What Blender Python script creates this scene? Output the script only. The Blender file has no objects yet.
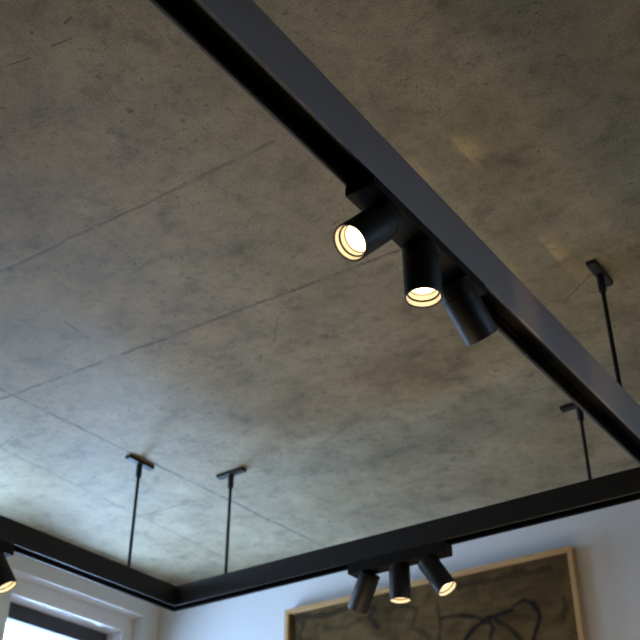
import bpy, bmesh, math, random
from mathutils import Vector, Matrix, noise
sc = bpy.context.scene
C = sc.collection

# ---------------------------------------------------------------- camera
cam_d = bpy.data.cameras.new('camera'); cam = bpy.data.objects.new('camera', cam_d); C.objects.link(cam)
YAW, PITCH, ROLL = 0.62395, 0.58084, 0.0039
fw = Vector((-math.sin(YAW)*math.cos(PITCH), math.cos(YAW)*math.cos(PITCH), math.sin(PITCH)))
rt = Vector((math.cos(YAW), math.sin(YAW), 0)); up = rt.cross(fw)
cr = rt*math.cos(ROLL) + up*math.sin(ROLL); cu = up*math.cos(ROLL) - rt*math.sin(ROLL)
M = Matrix((cr, cu, -fw)).transposed().to_4x4(); M.translation = (0, 0, 1.5)
cam.matrix_world = M
cam_d.sensor_width = 36; cam_d.lens = 36*1037.73/640; cam_d.clip_start = .02
cam_d.dof.use_dof = True; cam_d.dof.focus_distance = 1.75; cam_d.dof.aperture_fstop = 6.3
sc.camera = cam

# ---------------------------------------------------------------- world, exposure, daylight at the windows
sc.view_settings.view_transform = 'Standard'; sc.view_settings.look = 'None'
sc.view_settings.gamma = 1; sc.view_settings.use_curve_mapping = False
sc.view_settings.exposure = 0.0
world = bpy.data.worlds.new('overcast_sky'); sc.world = world; world.use_nodes = True
bg = world.node_tree.nodes['Background']
def sky():
    t = world.node_tree; tc = t.nodes.new('ShaderNodeTexCoord'); sp = t.nodes.new('ShaderNodeSeparateXYZ'); rp = t.nodes.new('ShaderNodeValToRGB')
    t.links.new(tc.outputs['Generated'], sp.inputs[0]); mr = t.nodes.new('ShaderNodeMapRange'); mr.inputs[1].default_value = -1
    t.links.new(sp.outputs['Z'], mr.inputs[0]); t.links.new(mr.outputs[0], rp.inputs[0])
    e = rp.color_ramp.elements; e.new(.3); e.new(.49)
    for k, (p, c) in zip(e, [(.10, GROUND), (.34, tuple(.22*q for q in GROUND)), (.49, tuple(.16*q for q in GROUND)), (.53, SKY)]):
        k.position = p; k.color = (*c, 1)          # added glow from below lights the ceiling, dimmer to the horizon; overcast sky above
    t.links.new(rp.outputs[0], bg.inputs['Color'])
GROUND, SKY = (.40, .625, 1.0), (.105, .145, .195)
sky(); bg.inputs['Strength'].default_value = 104.0
def portal(loc, rot, sx, sy):
    l = bpy.data.lights.new('daylight_portal', 'AREA'); l.shape = 'RECTANGLE'; l.size = sx; l.size_y = sy
    l.cycles.is_portal = True
    o = bpy.data.objects.new('daylight_portal', l); C.objects.link(o); o.location = loc; o.rotation_euler = rot
    return o
XW, YW, HZ = -2.951, 2.997, 2.90           # left wall face, back wall face, ceiling
XR, YF = 1.7, -2.6                         # right wall, wall behind the camera
WIN = dict(window_1=(2.253, 2.921, 1.60, 2.774), window_2=(1.10, 2.19, 2.22, 2.86))     # openings in the left wall (y range, sill, head)
RWIN = (1.75, 2.85, 1.3, 2.5)               # opening in the right wall (y0, y1, z0, z1)
for y0, y1, WZ0, WZ1 in WIN.values():
    portal((XW-.16, (y0+y1)/2, (WZ0+WZ1)/2), (0, -math.pi/2, 0), WZ1-WZ0-.3, y1-y0-.2)
portal((XR+.1, (RWIN[0]+RWIN[1])/2, (RWIN[2]+RWIN[3])/2), (0, math.pi/2, 0), RWIN[3]-RWIN[2], RWIN[1]-RWIN[0])
# added warm fill lamp, out of view, shining up to light the ceiling
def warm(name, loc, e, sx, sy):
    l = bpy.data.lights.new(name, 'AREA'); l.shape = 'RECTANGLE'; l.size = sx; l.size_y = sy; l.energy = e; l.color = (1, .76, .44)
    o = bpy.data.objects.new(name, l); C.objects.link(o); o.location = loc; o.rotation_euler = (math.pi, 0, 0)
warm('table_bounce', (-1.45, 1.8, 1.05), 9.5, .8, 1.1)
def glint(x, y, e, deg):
    # added spot lamp that throws a soft warm patch on the concrete
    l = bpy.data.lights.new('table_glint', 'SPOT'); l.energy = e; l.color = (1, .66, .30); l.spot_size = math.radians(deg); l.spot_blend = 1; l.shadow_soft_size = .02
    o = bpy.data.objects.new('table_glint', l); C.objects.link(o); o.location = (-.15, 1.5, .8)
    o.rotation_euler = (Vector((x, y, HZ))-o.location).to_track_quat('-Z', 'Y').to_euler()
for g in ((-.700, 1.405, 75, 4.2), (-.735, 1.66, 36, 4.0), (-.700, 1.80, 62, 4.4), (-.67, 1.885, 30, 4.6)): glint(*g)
SPOT_W = 24; LENS_E = 10.0

# ---------------------------------------------------------------- materials
def mat(name, col, rough=.5, metal=0, spec=.5):
    m = bpy.data.materials.new(name); m.use_nodes = True
    b = m.node_tree.nodes['Principled BSDF']
    b.inputs['Base Color'].default_value = (*col, 1); b.inputs['Roughness'].default_value = rough
    b.inputs['Metallic'].default_value = metal; b.inputs['Specular IOR Level'].default_value = spec
    return m
class N:
    def __init__(s, m): s.t = m.node_tree; s.n = s.t.nodes; s.b = s.n['Principled BSDF']
    def new(s, k, **kw):
        x = s.n.new(k)
        for a, v in kw.items(): setattr(x, a, v)
        return x
    def put(s, sock, v):
        if isinstance(v, bpy.types.NodeSocket): s.t.links.new(v, sock)
        else: sock.default_value = v
    def math(s, op, a, b=0, c=None, clamp=False):
        x = s.new('ShaderNodeMath', operation=op, use_clamp=clamp)
        s.put(x.inputs[0], a); s.put(x.inputs[1], b)
        if c is not None: s.put(x.inputs[2], c)
        return x.outputs[0]
    def coord(s, scale=(1, 1, 1), rot=(0, 0, 0)):
        c = s.new('ShaderNodeTexCoord'); mp = s.new('ShaderNodeMapping')
        s.t.links.new(c.outputs['Object'], mp.inputs[0]); mp.inputs['Scale'].default_value = scale; mp.inputs['Rotation'].default_value = rot
        return mp.outputs[0]
    def noise(s, vec, scale, detail=6, rough=.6, dist=0):
        x = s.new('ShaderNodeTexNoise'); s.put(x.inputs['Vector'], vec); x.inputs['Scale'].default_value = scale
        x.inputs['Detail'].default_value = detail; x.inputs['Roughness'].default_value = rough; x.inputs['Distortion'].default_value = dist
        return x.outputs['Fac']
    def ramp(s, f, stops):
        x = s.new('ShaderNodeValToRGB'); s.put(x.inputs[0], f); e = x.color_ramp.elements
        while len(e) < len(stops): e.new(.5)
        for k, (p, c) in zip(e, stops): k.position = p; k.color = (*c, 1) if isinstance(c, tuple) else (c, c, c, 1)
        return x.outputs[0]
    def mix(s, f, a, b, mode='MIX'):
        x = s.new('ShaderNodeMix', data_type='RGBA', blend_type=mode)
        s.put(x.inputs[0], f); s.put(x.inputs[6], a if isinstance(a, bpy.types.NodeSocket) else (*a, 1)); s.put(x.inputs[7], b if isinstance(b, bpy.types.NodeSocket) else (*b, 1))
        return x.outputs[2]
    def bump(s, h, strength=.3, dist=.002):
        x = s.new('ShaderNodeBump'); s.put(x.inputs['Height'], h); x.inputs['Strength'].default_value = strength; x.inputs['Distance'].default_value = dist
        s.t.links.new(x.outputs[0], s.b.inputs['Normal'])

def concrete():
    m = mat('concrete', (.3, .26, .2), .55, 0, .35); k = N(m)
    v = k.coord()
    big = k.noise(v, 1.9, 3, .5)
    mid = k.noise(v, 5.5, 9, .66, .15)
    blot = k.noise(k.coord((1, 1.25, 1), (0, 0, .3)), 11, 8, .68, .2)
    fine = k.noise(v, 42, 6, .72)
    grit = k.noise(v, 240, 3, .65)
    tint = k.noise(v, 3.4, 3, .5)
    base = k.ramp(mid, [(.30, (.185, .158, .112)), (.46, (.255, .222, .165)), (.56, (.295, .258, .195)), (.72, (.355, .315, .245))])
    base = k.mix(k.ramp(big, [(.38, .0), (.62, .75)]), base, k.ramp(mid, [(.3, (.225, .205, .155)), (.7, (.345, .318, .255))]))
    base = k.mix(k.ramp(tint, [(.52, .0), (.68, .18)]), base, (.33, .255, .135))      # ochre bloom
    base = k.mix(k.ramp(tint, [(.30, .14), (.44, .0)]), base, (.235, .25, .195))      # greenish bloom
    base = k.mix(.6, base, k.ramp(blot, [(.34, .42), (.45, .86), (.55, 1.0), (.70, 1.12)]), 'MULTIPLY')
    base = k.mix(.6, base, k.ramp(fine, [(.30, .55), (.48, .95), (.7, 1.1)]), 'MULTIPLY')
    base = k.mix(.62, base, k.ramp(grit, [(.35, .55), (.6, 1.05)]), 'MULTIPLY')
    speck = k.math('MULTIPLY', k.ramp(k.noise(v, 62, 4, .6), [(.60, .0), (.68, 1.0)]), k.ramp(k.noise(v, 6, 3, .6), [(.44, .1), (.62, .8)]))
    base = k.mix(speck, base, (.095, .078, .055))
    base = k.mix(1.0, base, (1.07, 1.03, .86), 'MULTIPLY')
    # pinholes in loose clusters
    vo = k.new('ShaderNodeTexVoronoi'); k.put(vo.inputs['Vector'], k.coord((1, 1, 0))); vo.inputs['Scale'].default_value = 26
    hole = k.math('LESS_THAN', vo.outputs['Distance'], k.math('MULTIPLY', k.math('SUBTRACT', k.noise(v, 9, 3, .6), .5), .55))
    base = k.mix(k.math('MULTIPLY', hole, .75), base, (.06, .05, .04))
    # hairline scratches
    sn = k.noise(k.coord((1, 1, 0)), 3.1, 5, .6, .2)
    line = k.math('LESS_THAN', k.math('ABSOLUTE', k.math('SUBTRACT', sn, .5)), .0014)
    line = k.math('MULTIPLY', line, k.math('GREATER_THAN', k.noise(v, 4.3, 2, .5), .57))
    base = k.mix(k.math('MULTIPLY', line, .45), base, (.10, .085, .065))
    # formwork joints: x0,y0 -> x1,y1, half width, darkness
    sep = k.new('ShaderNodeSeparateXYZ'); k.put(sep.inputs[0], v)
    wob = k.math('MULTIPLY', k.math('SUBTRACT', k.noise(v, 9, 6, .65), .5), .022)
    wob2 = k.math('MULTIPLY', k.math('SUBTRACT', k.noise(v, 30, 3, .6), .5), .012)
    groove = None
    for (x0, y0, x1, y1, w, dk) in SEAMS:
        L = math.hypot(x1-x0, y1-y0); dx, dy = (x1-x0)/L, (y1-y0)/L
        t = k.math('ADD', k.math('MULTIPLY', sep.outputs[0], dx), k.math('MULTIPLY_ADD', sep.outputs[1], dy, -(x0*dx+y0*dy)))
        d = k.math('ADD', k.math('MULTIPLY', sep.outputs[0], -dy), k.math('MULTIPLY_ADD', sep.outputs[1], dx, (x0*dy-y0*dx)))
        d = k.math('ABSOLUTE', k.math('ADD', d, wob if L > .3 else wob2))
        a = k.math('SUBTRACT', 1, k.math('DIVIDE', d, w), clamp=True)
        end = k.math('COMPARE', t, L/2, L/2)
        a = k.math('MULTIPLY', k.math('MULTIPLY', a, end), dk)
        groove = a if groove is None else k.math('MAXIMUM', groove, a)
    brk = k.ramp(k.noise(v, 11, 4, .7), [(.38, .25), (.56, 1.0)])
    groove = k.math('MULTIPLY', groove, brk)
    base = k.mix(groove, base, (.075, .06, .045))
    k.put(k.b.inputs['Base Color'], base)
    k.put(k.b.inputs['Roughness'], k.math('MULTIPLY_ADD', mid, .25, .52))
    hgt = k.math('ADD', k.math('MULTIPLY', fine, .35), k.math('ADD', k.math('MULTIPLY', mid, 1.2), k.math('MULTIPLY', groove, -.5)))
    k.bump(hgt, .35, .006)
    return m
# joints run on the ceiling in metres (x0, y0, x1, y1, half width, darkness)
SEAMS = [(-3.0, 1.10, -.95, 1.165, .0075, .6), (-3.0, 1.505, -.80, 1.611, .0075, .95), (-2.95, 2.345, -1.7, 2.42, .008, .55),
         (-2.165, 1.3, -2.118, 3.0, .009, .95), (-2.43, 1.3, -2.50, 3.0, .008, .6), (-1.235, .727, -1.171, .741, .004, .6), (-1.122, .744, -1.077, .754, .005, .7), (-1.314, .862, -1.202, .870, .004, .6),
         (-.976, .746, -.981, .779, .004, .5), (-.936, .844, -.942, .873, .005, .5), (-1.325, 1.664, -1.398, 1.742, .005, .7), (-1.465, 1.778, -1.494, 1.802, .006, .6),
         (-1.067, .724, -1.043, .720, .004, .8), (-1.760, 1.372, -1.773, 1.465, .008, .7), (-.710, 1.995, -.629, 1.937, .004, .6), (-1.016, 2.357, -.902, 2.369, .006, .5),
         (-1.494, 1.323, -1.421, 1.313, .005, .4), (-2.445, 1.740, -2.353, 1.715, .006, .5), (-1.893, 1.457, -1.797, 1.454, .007, .5)]

def plaster(name, col, rough=.75):
    m = mat(name, col, rough, 0, .3); k = N(m); v = k.coord()
    n = k.noise(v, 120, 4, .6); b = k.noise(v, 2.2, 4, .5)
    k.put(k.b.inputs['Base Color'], k.mix(k.ramp(b, [(.3, 0.0), (.7, 1.0)]), tuple(c*.95 for c in col), tuple(min(1, c*1.03) for c in col)))
    k.bump(n, .15, .001); return m
def powder(name, col, rough, spec=.5, gs=900, gb=.12):
    m = mat(name, col, rough, 0, spec); k = N(m); v = k.coord()
    k.bump(k.noise(v, gs, 2, .5), gb, .0004)
    k.put(k.b.inputs['Roughness'], k.math('MULTIPLY_ADD', k.noise(v, 14, 4, .6), .12, rough-.06)); return m
def wood(name, c0, c1, scale=(2, 2, 30), rough=.5):
    m = mat(name, c0, rough); k = N(m); v = k.coord(scale)
    n = k.noise(v, 3, 6, .65, 1.5)
    k.put(k.b.inputs['Base Color'], k.ramp(n, [(.3, c0), (.7, c1)])); k.bump(n, .1, .001); return m
def floor_mat():
    m = mat('oak_boards', (.3, .2, .12), .4); k = N(m); v = k.coord()
    br = k.new('ShaderNodeTexBrick'); k.put(br.inputs['Vector'], v); br.inputs['Scale'].default_value = 1
    br.inputs['Brick Width'].default_value = 1.6; br.inputs['Row Height'].default_value = .16; br.inputs['Mortar Size'].default_value = .003
    br.inputs['Color1'].default_value = (.13, .085, .05, 1); br.inputs['Color2'].default_value = (.10, .065, .038, 1); br.inputs['Mortar'].default_value = (.05, .035, .02, 1)
    g = k.noise(k.coord((2, 40, 1)), 2, 6, .6, .8)
    k.put(k.b.inputs['Base Color'], k.mix(.5, br.outputs['Color'], k.ramp(g, [(.3, .6), (.7, 1.0)]), 'MULTIPLY')); return m
def glass_mat():
    m = bpy.data.materials.new('window_glass'); m.use_nodes = True; t = m.node_tree; t.nodes.clear()
    o = t.nodes.new('ShaderNodeOutputMaterial'); mx = t.nodes.new('ShaderNodeMixShader'); tr = t.nodes.new('ShaderNodeBsdfTransparent'); gl = t.nodes.new('ShaderNodeBsdfGlossy')
    gl.inputs['Roughness'].default_value = .02; f = t.nodes.new('ShaderNodeFresnel'); f.inputs[0].default_value = 1.3
    t.links.new(f.outputs[0], mx.inputs[0]); t.links.new(tr.outputs[0], mx.inputs[1]); t.links.new(gl.outputs[0], mx.inputs[2]); t.links.new(mx.outputs[0], o.inputs[0])
    return m
def lens_mat():
    m = bpy.data.materials.new('lit_lens'); m.use_nodes = True; t = m.node_tree; t.nodes.clear()
    o = t.nodes.new('ShaderNodeOutputMaterial'); e = t.nodes.new('ShaderNodeEmission'); c = t.nodes.new('ShaderNodeTexCoord')
    g = t.nodes.new('ShaderNodeVectorMath'); g.operation = 'LENGTH'; mp = t.nodes.new('ShaderNodeMapping'); mp.inputs['Scale'].default_value = (1, 1, 0)
    t.links.new(c.outputs['Object'], mp.inputs[0]); t.links.new(mp.outputs[0], g.inputs[0])
    s = t.nodes.new('ShaderNodeMapRange'); t.links.new(g.outputs['Value'], s.inputs[0])
    s.inputs[1].default_value = .007; s.inputs[2].default_value = .021; s.inputs[3].default_value = 1.0; s.inputs[4].default_value = .16
    ml = t.nodes.new('ShaderNodeMath'); ml.operation = 'MULTIPLY'; ml.inputs[1].default_value = LENS_E; t.links.new(s.outputs[0], ml.inputs[0])
    e.inputs[0].default_value = (1, .73, .40, 1); t.links.new(ml.outputs[0], e.inputs[1]); t.links.new(e.outputs[0], o.inputs[0])
    return m
M_CONC = concrete()
M_WALL = plaster('white_plaster', (.66, .66, .65)); M_DARK = plaster('umber_plaster', (.10, .075, .055)); M_TRIM = plaster('white_trim_paint', (.72, .72, .71), .5)
M_FLOOR = floor_mat(); M_GLASS = glass_mat(); M_LENS = lens_mat()
M_TRACK = powder('black_powder_coat', (.006, .006, .0065), .5, .45)
M_RAIL = powder('black_rail_plastic', (.003, .003, .003), .8, .12)
M_TRACKN = powder('satin_black_coat', (.25, .238, .25), .5, .8, 420, .9)  # same black coat, with the near beam's lit grey sheen put into the colour
M_SPOT = powder('black_spot_coat', (.007, .007, .0072), .5, .4)
M_BOX = powder('black_box_coat', (.006, .006, .006), .6, .2)
M_ROD = powder('black_rod_coat', (.006, .006, .006), .5)
M_RIM = powder('black_baffle', (.01, .01, .01), .5)
M_REFL = mat('cream_reflector', (.92, .88, .80), .35)
M_SASH = powder('charcoal_sash_paint', (.035, .034, .035), .5)
M_OAK = wood('pale_oak_frame', (.42, .24, .09), (.58, .36, .155))
M_SKIRT = M_TRIM

# ---------------------------------------------------------------- mesh helpers
def finish(name, bm, m, parent=None, smooth=False, loc=None):
    bmesh.ops.recalc_face_normals(bm, faces=bm.faces[:])
    me = bpy.data.meshes.new(name); bm.to_mesh(me); bm.free(); me.materials.append(m)
    o = bpy.data.objects.new(name, me); C.objects.link(o)
    if parent: o.parent = parent
    if loc: o.location = loc
    if smooth:
        for p in me.polygons: p.use_smooth = True
        md = None
        me.set_sharp_from_angle(angle=math.radians(35))
    return o
def box(bm, x0, x1, y0, y1, z0, z1, bevel=0):
    r = bmesh.ops.create_cube(bm, size=1)
    for v in r['verts']:
        v.co = ((x0+x1)/2 + v.co.x*(x1-x0), (y0+y1)/2 + v.co.y*(y1-y0), (z0+z1)/2 + v.co.z*(z1-z0))
    if bevel:
        es = list({e for v in r['verts'] for e in v.link_edges})
        bmesh.ops.bevel(bm, geom=es, offset=bevel, segments=2, affect='EDGES', profile=.6)
def BX(*a, **k): bm = bmesh.new(); box(bm, *a, **k); return bm
def lathe(prof, seg=40, closed=False):
    """prof: (radius, z) pairs turned about z."""
    bm = bmesh.new(); rings = []
    for r, z in prof:
        if r < 1e-6: rings.append([bm.verts.new((0, 0, z))])
        else: rings.append([bm.verts.new((r*math.cos(2*math.pi*i/seg), r*math.sin(2*math.pi*i/seg), z)) for i in range(seg)])
    pairs = list(zip(rings, rings[1:])) + ([(rings[-1], rings[0])] if closed else [])
    for a, b in pairs:
        for i in range(seg):
            j = (i+1) % seg
            if len(a) == 1: bm.faces.new((a[0], b[i], b[j]))
            elif len(b) == 1: bm.faces.new((a[i], a[j], b[0]))
            else: bm.faces.new((a[i], a[j], b[j], b[i]))
    return bm
def prism(poly, p0, p1, side, ends=(0, 0)):
    """poly of (offset, z) extruded from p0 to p1; offset runs along `side`; ends shear for mitres."""
    bm = bmesh.new(); d = (Vector(p1)-Vector(p0)).normalized(); side = Vector(side)
    A = [bm.verts.new(Vector(p0) + side*o + Vector((0, 0, z)) + d*(o*ends[0])) for o, z in poly]
    B = [bm.verts.new(Vector(p1) + side*o + Vector((0, 0, z)) + d*(o*ends[1])) for o, z in poly]
    n = len(poly)
    for i in range(n): bm.faces.new((A[i], A[(i+1) % n], B[(i+1) % n], B[i]))
    bm.faces.new(A); bm.faces.new(B[::-1]); return bm
def empty(name, loc, label, cat, group=None):
    o = bpy.data.objects.new(name, None); C.objects.link(o); o.location = loc; o.empty_display_size = .05
    o['label'] = label; o['category'] = cat
    if group: o['group'] = group
    return o
def struct(name, bm, m, label, cat):
    o = finish(name, bm, m); o['kind'] = 'structure'; o['label'] = label; o['category'] = cat; return o

# ---------------------------------------------------------------- the room
struct('ceiling', BX(XW-.3, XR+.3, YF-.3, YW+.3, HZ, HZ+.25), M_CONC, 'raw board-marked concrete ceiling with panel joints and stains', 'ceiling')
struct('floor', BX(XW-.3, XR+.3, YF-.3, YW+.3, -.1, 0), M_FLOOR, 'dark brown board floor below the picture', 'floor')
bm = bmesh.new()
ys = [YF-.3] + sorted(v for w in WIN.values() for v in w[:2]) + [YW+.3]
for a, b in zip(ys[::2], ys[1::2]): box(bm, XW-.3, XW, a, b, 0, HZ)
for a, b, WZ0, WZ1 in WIN.values(): box(bm, XW-.3, XW, a, b, 0, WZ0); box(bm, XW-.3, XW, a, b, WZ1, HZ)
struct('wall_left', bm, M_WALL, 'white plaster wall around the window at lower left', 'wall')
struct('wall_back', BX(XW, XR, YW, YW+.3, 0, HZ), M_WALL, 'white plaster wall behind the framed painting', 'wall')
bm = bmesh.new(); y0, y1, z0, z1 = RWIN
for a in ((YF-.3, y0, 0, HZ), (y1, YW+.3, 0, HZ), (y0, y1, 0, z0), (y0, y1, z1, HZ)): box(bm, XR, XR+.2, *a)
struct('wall_right', bm, M_DARK, 'umber plaster wall to the right of the camera', 'wall')
struct('wall_front', BX(XW, XR, YF-.3, YF, 0, HZ), M_DARK, 'umber plaster wall behind the camera', 'wall')

struct('ground', BX(XR+.5, XR+40, -30, 40, -.3, -.1), M_DARK, 'dark earth outside the right wall', 'ground')  # added out of view; keeps light from below off the ceiling
def ring(bm, x0, x1, ya, yb, za, zb, w):
    box(bm, x0, x1, ya, yb, zb-w, zb); box(bm, x0, x1, ya, yb, za, za+w)
    box(bm, x0, x1, ya, ya+w, za+w, zb-w); box(bm, x0, x1, yb-w, yb, za+w, zb-w)
def window(name, ya, yb, WZ0, WZ1, label):
    e = empty(name, (XW, (ya+yb)/2, WZ0), label, 'window'); e['kind'] = 'structure'
    def part(n, bm, m):
        bmesh.ops.translate(bm, vec=-Vector(e.location), verts=bm.verts[:]); return finish(n, bm, m, e)
    bm = bmesh.new(); ring(bm, XW-.145, XW-.065, ya, yb, WZ0, WZ1, .058); part('casing', bm, M_TRIM)
    bm = bmesh.new(); ring(bm, XW-.195, XW-.145, ya+.045, yb-.045, WZ0+.045, WZ1-.045, .072)
    part('sash', bm, M_SASH)
    part('pane', BX(XW-.175, XW-.169, ya+.11, yb-.11, WZ0+.11, WZ1-.11), M_GLASS)
window('window_1', *WIN['window_1'], 'bright window with stepped white casing and dark sash under the track')
window('window_2', *WIN['window_2'], 'high daylight window in the left wall nearer the camera')  # added opening, out of view, that brings daylight onto the ceiling
e = empty('window_3', (XR, (y0+y1)/2, z0), 'daylight window in the right wall beside the camera', 'window'); e['kind'] = 'structure'  # added out of view so that daylight reaches the near beam's face
bm = bmesh.new(); ring2 = [(XR+.04, XR+.1, y0, y1, z1-.06, z1), (XR+.04, XR+.1, y0, y1, z0, z0+.06), (XR+.04, XR+.1, y0, y0+.06, z0+.06, z1-.06), (XR+.04, XR+.1, y1-.06, y1, z0+.06, z1-.06)]
for a in ring2: box(bm, *a)
bmesh.ops.translate(bm, vec=-Vector(e.location), verts=bm.verts[:]); finish('casing', bm, M_TRIM, e)
bm = BX(XR+.065, XR+.071, y0+.06, y1-.06, z0+.06, z1-.06); bmesh.ops.translate(bm, vec=-Vector(e.location), verts=bm.verts[:]); finish('pane', bm, M_GLASS, e)

# ---------------------------------------------------------------- the hanging black track frame
ZT = 1.5 + .7559*1.4                                   # top of the profiles
HF, WF = .0439*1.4, .0329*1.4                          # far and left profile
HN, WN = .0661*1.4, .0352*1.4                          # near profile
XN = -.4152*1.4; XL = -1.5437*1.4; YFAR = 1.6123*1.4   # near right face, left right face, far front face
frame = empty('track_frame', (XL, YFAR, ZT), 'black metal light track frame hanging from the concrete ceiling on thin rods', 'light track')
FO = Vector(frame.location)
def fpart(name, bm, m, parent=frame, smooth=False):
    bmesh.ops.translate(bm, vec=-FO, verts=bm.verts[:]); return finish(name, bm, m, parent, smooth)
def channel(w, h, lip=.0045, deep=.030, c=.0012):
    """profile with a slot below; offset 0..w, z 0 (top) .. -h"""
    return [(c, 0), (w-c, 0), (w, -c), (w, -h+c), (w-c, -h), (w-lip, -h), (w-lip, -h+deep), (lip, -h+deep), (lip, -h), (c, -h), (0, -h+c), (0, -c)]
def rail(w, h, lip=.0045, deep=.030):
    """stepped insert along both sides of the slot"""
    a = lip
    return [[(a, -h+.003), (a+.0035, -h+.003), (a+.0035, -h+.010), (a+.0015, -h+.010), (a+.0015, -h+.016), (a+.005, -h+.016), (a+.005, -h+deep-.001), (a, -h+deep-.001)],
            [(w-a, -h+.003), (w-a-.0035, -h+.003), (w-a-.0035, -h+.010), (w-a-.0015, -h+.010), (w-a-.0015, -h+.016), (w-a-.005, -h+.016), (w-a-.005, -h+deep-.001), (w-a, -h+deep-.001)],
            [(a, -h+deep-.002), (w-a, -h+deep-.002), (w-a, -h+deep-.0002), (a, -h+deep-.0002)]]
YEND = -1.4
def beam(p0, p1, side, w, h, ends, label, m=None):
    b = fpart('beam', prism(channel(w, h), p0, p1, side, ends), m or M_TRACK); b['label'] = label
    if m:                                              # sheen colour is for the lit sides; the underside keeps the plain black coat
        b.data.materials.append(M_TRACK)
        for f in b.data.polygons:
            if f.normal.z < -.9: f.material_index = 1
    bm = bmesh.new()
    for poly in rail(w, h):
        x = prism(poly, p0, p1, side, ends); tmp = bpy.data.meshes.new('t'); x.to_mesh(tmp); x.free(); bm.from_mesh(tmp); bpy.data.meshes.remove(tmp)
    fpart('conductor_rail', bm, M_RAIL, b)
    return b
beam((XL, YEND, ZT), (XL, YFAR, ZT), (-1, 0, 0), WF, HF, (0, 1), 'track profile running beside the window wall')
beam((XL, YFAR, ZT), (XN-WN, YFAR, ZT), (0, 1, 0), WF, HF, (-1, 0), 'track profile running along the painting wall')
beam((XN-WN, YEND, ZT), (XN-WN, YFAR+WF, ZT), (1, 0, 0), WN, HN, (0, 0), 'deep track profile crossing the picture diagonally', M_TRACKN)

def hanger(x, y, along, zt=ZT, arm=None):
    R, seg = .0050, 20
    rod = fpart('suspension_rod', lathe([(0, zt), (R, zt), (R, HZ-.012), (0, HZ-.012)], seg), M_ROD, smooth=True)
    for v in rod.data.vertices: v.co += Vector((x, y, 0))
    l, w = .053, .0115
    a = (x-l, x+l, y-w, y+w) if along == 'x' else (x-w, x+w, y-l, y+l)
    fpart('ceiling_plate', BX(*a, HZ-.012, HZ, bevel=.002), M_ROD, rod)
    bm = lathe([(R, HZ-.056), (.0085, HZ-.056), (.0092, HZ-.054), (.0092, HZ-.012), (R, HZ-.012)], seg, True)
    for v in bm.verts: v.co += Vector((x, y, 0))
    fpart('collar', bm, M_ROD, rod, True)
    if arm:
        bm = prism([(-.005, 0), (.005, 0), (.005, -.010), (-.005, -.010)], (x, y+.004, zt+.006), (x, arm, ZT-.008), (1, 0, 0))
        fpart('arm', bm, M_ROD, rod)
    return rod
hanger(XL-.005, 2.056, 'y')
hanger(-1.985, YFAR+WF/2, 'x')
hanger(XN-WN/2, 1.937, 'y')
hanger(-.902, 2.490, 'x', 2.615, YFAR+WF-.004)

# ---------------------------------------------------------------- spotlights
def orient(d):
    d = Vector(d).normalized(); return d.to_track_quat('-Z', 'Y')
def spot(parent, pivot, d, L=.101, R=.028, back=.022):
    """a tube whose axis passes through pivot, shining along d"""
    q = orient(d)
    zb, zf = back, back-L
    body = finish('spot_head', lathe([(0, zb), (R*.80, zb), (R*.93, zb-.0012), (R, zb-.005), (R, zb-.0225), (R-.0012, zb-.0230), (R-.0012, zb-.0240), (R, zb-.0245),
                                      (R, zf+.0012), (R-.0008, zf), (R-.0022, zf), (R-.0024, zf+.0015), (R-.0024, zf+.026), (0, zf+.026)], 48), M_SPOT, parent, True)
    body.location = pivot; body.rotation_mode = 'QUATERNION'; body.rotation_quaternion = q
    ri = R-.0024
    finish('trim_ring', lathe([(ri, zf+.0015), (ri-.0007, zf+.0020), (ri-.0012, zf+.0095), (ri, zf+.0095)], 48, True), M_REFL, body, True)
    finish('baffle', lathe([(ri, zf+.0097), (ri-.0034, zf+.0100), (ri-.0034, zf+.0112), (ri, zf+.0114)], 48, True), M_RIM, body, True)
    finish('reflector', lathe([(ri-.0008, zf+.0116), (ri-.0034, zf+.0200), (ri-.0024, zf+.0210), (ri, zf+.0118)], 48, True), M_REFL, body, True)
    finish('lens', lathe([(0, zf+.0190), (ri-.0045, zf+.0205), (ri-.0045, zf+.0215), (0, zf+.0215)], 48), M_LENS, body, True)
    ld = bpy.data.lights.new('spot_lamp', 'SPOT'); ld.energy = SPOT_W; ld.color = (1, .72, .42); ld.spot_size = math.radians(95); ld.spot_blend = .6; ld.shadow_soft_size = .012
    lo = bpy.data.objects.new('spot_lamp', ld); C.objects.link(lo); lo.parent = body; lo.location = (0, 0, zf+.014)
    bm = lathe([(0, 0), (.0085, 0), (.0085, .03), (0, .03)], 20)
    s = finish('swivel_joint', bm, M_RIM, parent, True); s.location = (pivot[0], pivot[1], pivot[2])
    return body
def module(loc, along, length, w, h, heads, label, group='triple spotlights on the track'):
    """loc: point on the underside of the beam at the box centre; heads: (offset along, drop, direction)"""
    e = empty('triple_spotlight', loc, label, 'spotlight', group)
    l = length/2
    a = (-l, l, -w/2, w/2) if along == 'x' else (-w/2, w/2, -l, l)
    hb = finish('mounting_box', BX(*a, -h, 0, bevel=.0015), M_BOX, e)
    for s, drop, d, L in heads:
        pv = (s, 0, -h-drop) if along == 'x' else (0, s, -h-drop)
        spot(e, pv, d, L)
    return e
def screen_dir(u, v, toward, p):
    """unit vector built from screen right/up parts and a part towards the camera, at point p"""
    view = (Vector(p)-Vector((0, 0, 1.5))).normalized()
    s = (cr*u + cu*v); s -= view*s.dot(view); s.normalize()
    return (s*math.sqrt(max(0, 1-toward**2)) - view*toward).normalized()
ZBN = ZT-HN-.0003; ZBF = ZT-HF-.0003
pn = (XN-WN/2, 1.100, ZBN)
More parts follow.
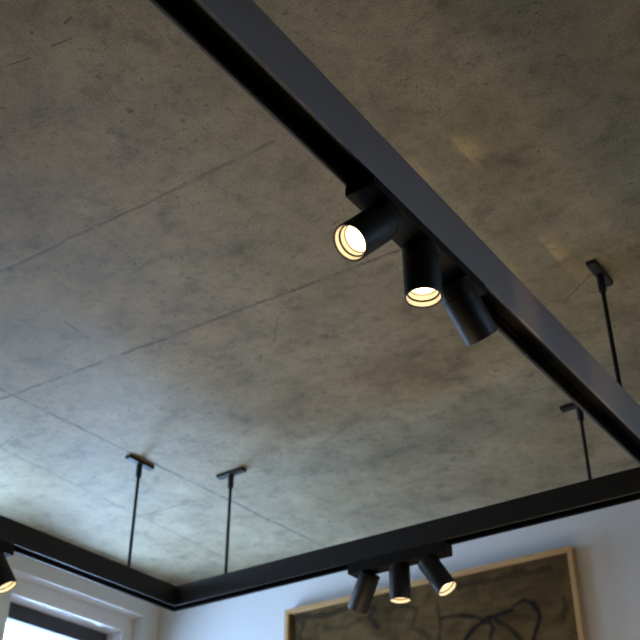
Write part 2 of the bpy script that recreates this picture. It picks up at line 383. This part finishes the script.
module(pn, 'y', .33, WN, .017,
       [(-.111, .024, screen_dir(-.83, -.57, .79, pn), .102), (0, .022, (0, 0, -1), .091), (.111, .022, screen_dir(.5, -.87, -.01, pn), .100)],
       'largest triple spotlight, on the diagonal near track, left and middle heads showing lit openings')
pf = (-1.380, YFAR+WF/2, ZBF)
module(pf, 'x', .300, WF, .030,
       [(-.100, .022, screen_dir(-.34, -.94, -.15, pf), .104), (0, .022, (0, 0, -1), .095), (.096, .022, screen_dir(.58, -.82, .5, pf), .102)],
       'triple spotlight on the far track in front of the framed painting')
pl = (XL-WF/2, 1.642-.156, ZBF)
module(pl, 'y', .312, WF, .030,
       [(-.098, .022, (0, 0, -1), .095), (0, .022, (0, 0, -1), .095), (.118, .022, screen_dir(.4, -.9, .45, pl), .102)],
       'triple spotlight on the left track by the window, mostly cut off by the left edge')

# ---------------------------------------------------------------- painting
PX0, PX1, PZ1, PZ0 = -2.290, -1.168, 2.692, 1.85
pt = empty('framed_painting', ((PX0+PX1)/2, YW, PZ0), 'large dark brown abstract painting in a thin pale oak frame', 'painting')
def ppart(name, bm, m, parent=pt):
    bmesh.ops.translate(bm, vec=-Vector(pt.location), verts=bm.verts[:]); return finish(name, bm, m, parent)
FT, FD = .016, .030
bm = bmesh.new()
for a in ((PX0, PX1, PZ1-FT, PZ1), (PX0, PX1, PZ0, PZ0+FT), (PX0, PX0+FT, PZ0+FT, PZ1-FT), (PX1-FT, PX1, PZ0+FT, PZ1-FT)):
    box(bm, a[0], a[1], YW-FD, YW, a[2], a[3], bevel=.001)
ppart('frame', bm, M_OAK)
def canvas():
    m = mat('canvas_paint', (.1, .07, .04), .85, 0, .08); k = N(m)
    at = k.new('ShaderNodeAttribute', attribute_name='paint'); v = k.coord()
    n1 = k.noise(v, 5, 7, .65, .8); n2 = k.noise(k.coord((1, 1, 4)), 9, 6, .7, .5)
    ground = k.ramp(n1, [(.28, (.048, .030, .011)), (.5, (.110, .071, .028)), (.72, (.195, .128, .054))])
    ground = k.mix(.6, ground, k.ramp(n2, [(.3, .35), (.6, 1.0)]), 'MULTIPLY')
    k.put(k.b.inputs['Base Color'], k.mix(at.outputs['Fac'], ground, (.012, .011, .011)))
    k.bump(k.noise(v, 260, 3, .6), .25, .001)
    w, h = PX1-PX0-2*FT, PZ1-PZ0-2*FT
    nx, nz = 270, 200
    strokes = STROKES
    bm = bmesh.new(); lay = bm.verts.layers.float.new('paint'); g = []
    for j in range(nz+1):
        row = []
        for i in range(nx+1):
            x, z = PX0+FT+w*i/nx, PZ0+FT+h*j/nz
            v = bm.verts.new((x, YW-FD+.012, z)); row.append(v)
            a = 0
            for pts, r, s in strokes:
                if x < min(p[0] for p in pts)-.05 or x > max(p[0] for p in pts)+.05: continue
                for (ax, az), (bx, bz) in zip(pts, pts[1:]):
                    L2 = (bx-ax)**2+(bz-az)**2; t = max(0, min(1, ((x-ax)*(bx-ax)+(z-az)*(bz-az))/L2))
                    d = math.hypot(x-ax-t*(bx-ax), z-az-t*(bz-az)) + .006*noise.noise(Vector((x*30, z*30, 0)))
                    a = max(a, s*max(0, min(1, (r*1.6-d)/(r*.9))))
            v[lay] = a
        g.append(row)
    for j in range(nz):
        for i in range(nx): bm.faces.new((g[j][i], g[j][i+1], g[j+1][i+1], g[j+1][i]))
    top = g
    # sides and back so that the canvas has thickness
    r = bmesh.ops.extrude_face_region(bm, geom=bm.faces[:])
    for e2 in r['geom']:
        if isinstance(e2, bmesh.types.BMVert): e2.co.y += .02
    return ppart('canvas', bm, m)
# loose black brush lines: points in metres on the wall, half width, strength
STROKES = [
    ([(-1.654, 2.552), (-1.585, 2.550), (-1.518, 2.530), (-1.470, 2.500)], .0060, .85),
    ([(-1.62, 2.36), (-1.60, 2.42), (-1.569, 2.467), (-1.532, 2.500), (-1.474, 2.522), (-1.418, 2.528), (-1.390, 2.533)], .0065, .95),
    ([(-1.389, 2.545), (-1.350, 2.555), (-1.320, 2.540), (-1.302, 2.500), (-1.316, 2.463), (-1.333, 2.428), (-1.33, 2.37), (-1.30, 2.30)], .0065, .95),
    ([(-1.475, 2.515), (-1.466, 2.484), (-1.481, 2.452), (-1.50, 2.38)], .006, .8),
    ([(-1.453, 2.512), (-1.412, 2.480), (-1.374, 2.435), (-1.35, 2.36)], .0055, .8),
    ([(-1.219, 2.543), (-1.216, 2.503), (-1.228, 2.476)], .006, .5),
    ([(-1.577, 2.643), (-1.518, 2.647), (-1.450, 2.640), (-1.383, 2.641), (-1.307, 2.638), (-1.254, 2.639)], .009, .55),
    ([(-1.370, 2.652), (-1.345, 2.648)], .012, .6),
    ([(-2.262, 2.646), (-2.229, 2.660), (-2.162, 2.648), (-2.096, 2.645), (-2.032, 2.652)], .009, .7),
    ([(-2.257, 2.650), (-2.250, 2.615), (-2.250, 2.560)], .007, .6),
    ([(-2.229, 2.652), (-2.212, 2.626), (-2.228, 2.590), (-2.20, 2.54)], .007, .6),
    ([(-1.947, 2.650), (-1.907, 2.630), (-1.928, 2.605), (-1.898, 2.565)], .009, .7),
    ([(-1.80, 2.62), (-1.74, 2.60), (-1.76, 2.54), (-1.70, 2.50)], .007, .5),
    ([(-2.12, 2.60), (-2.03, 2.585), (-1.97, 2.60)], .009, .45),
    ([(-1.66, 2.60), (-1.655, 2.52), (-1.67, 2.45)], .005, .5),
]
canvas()
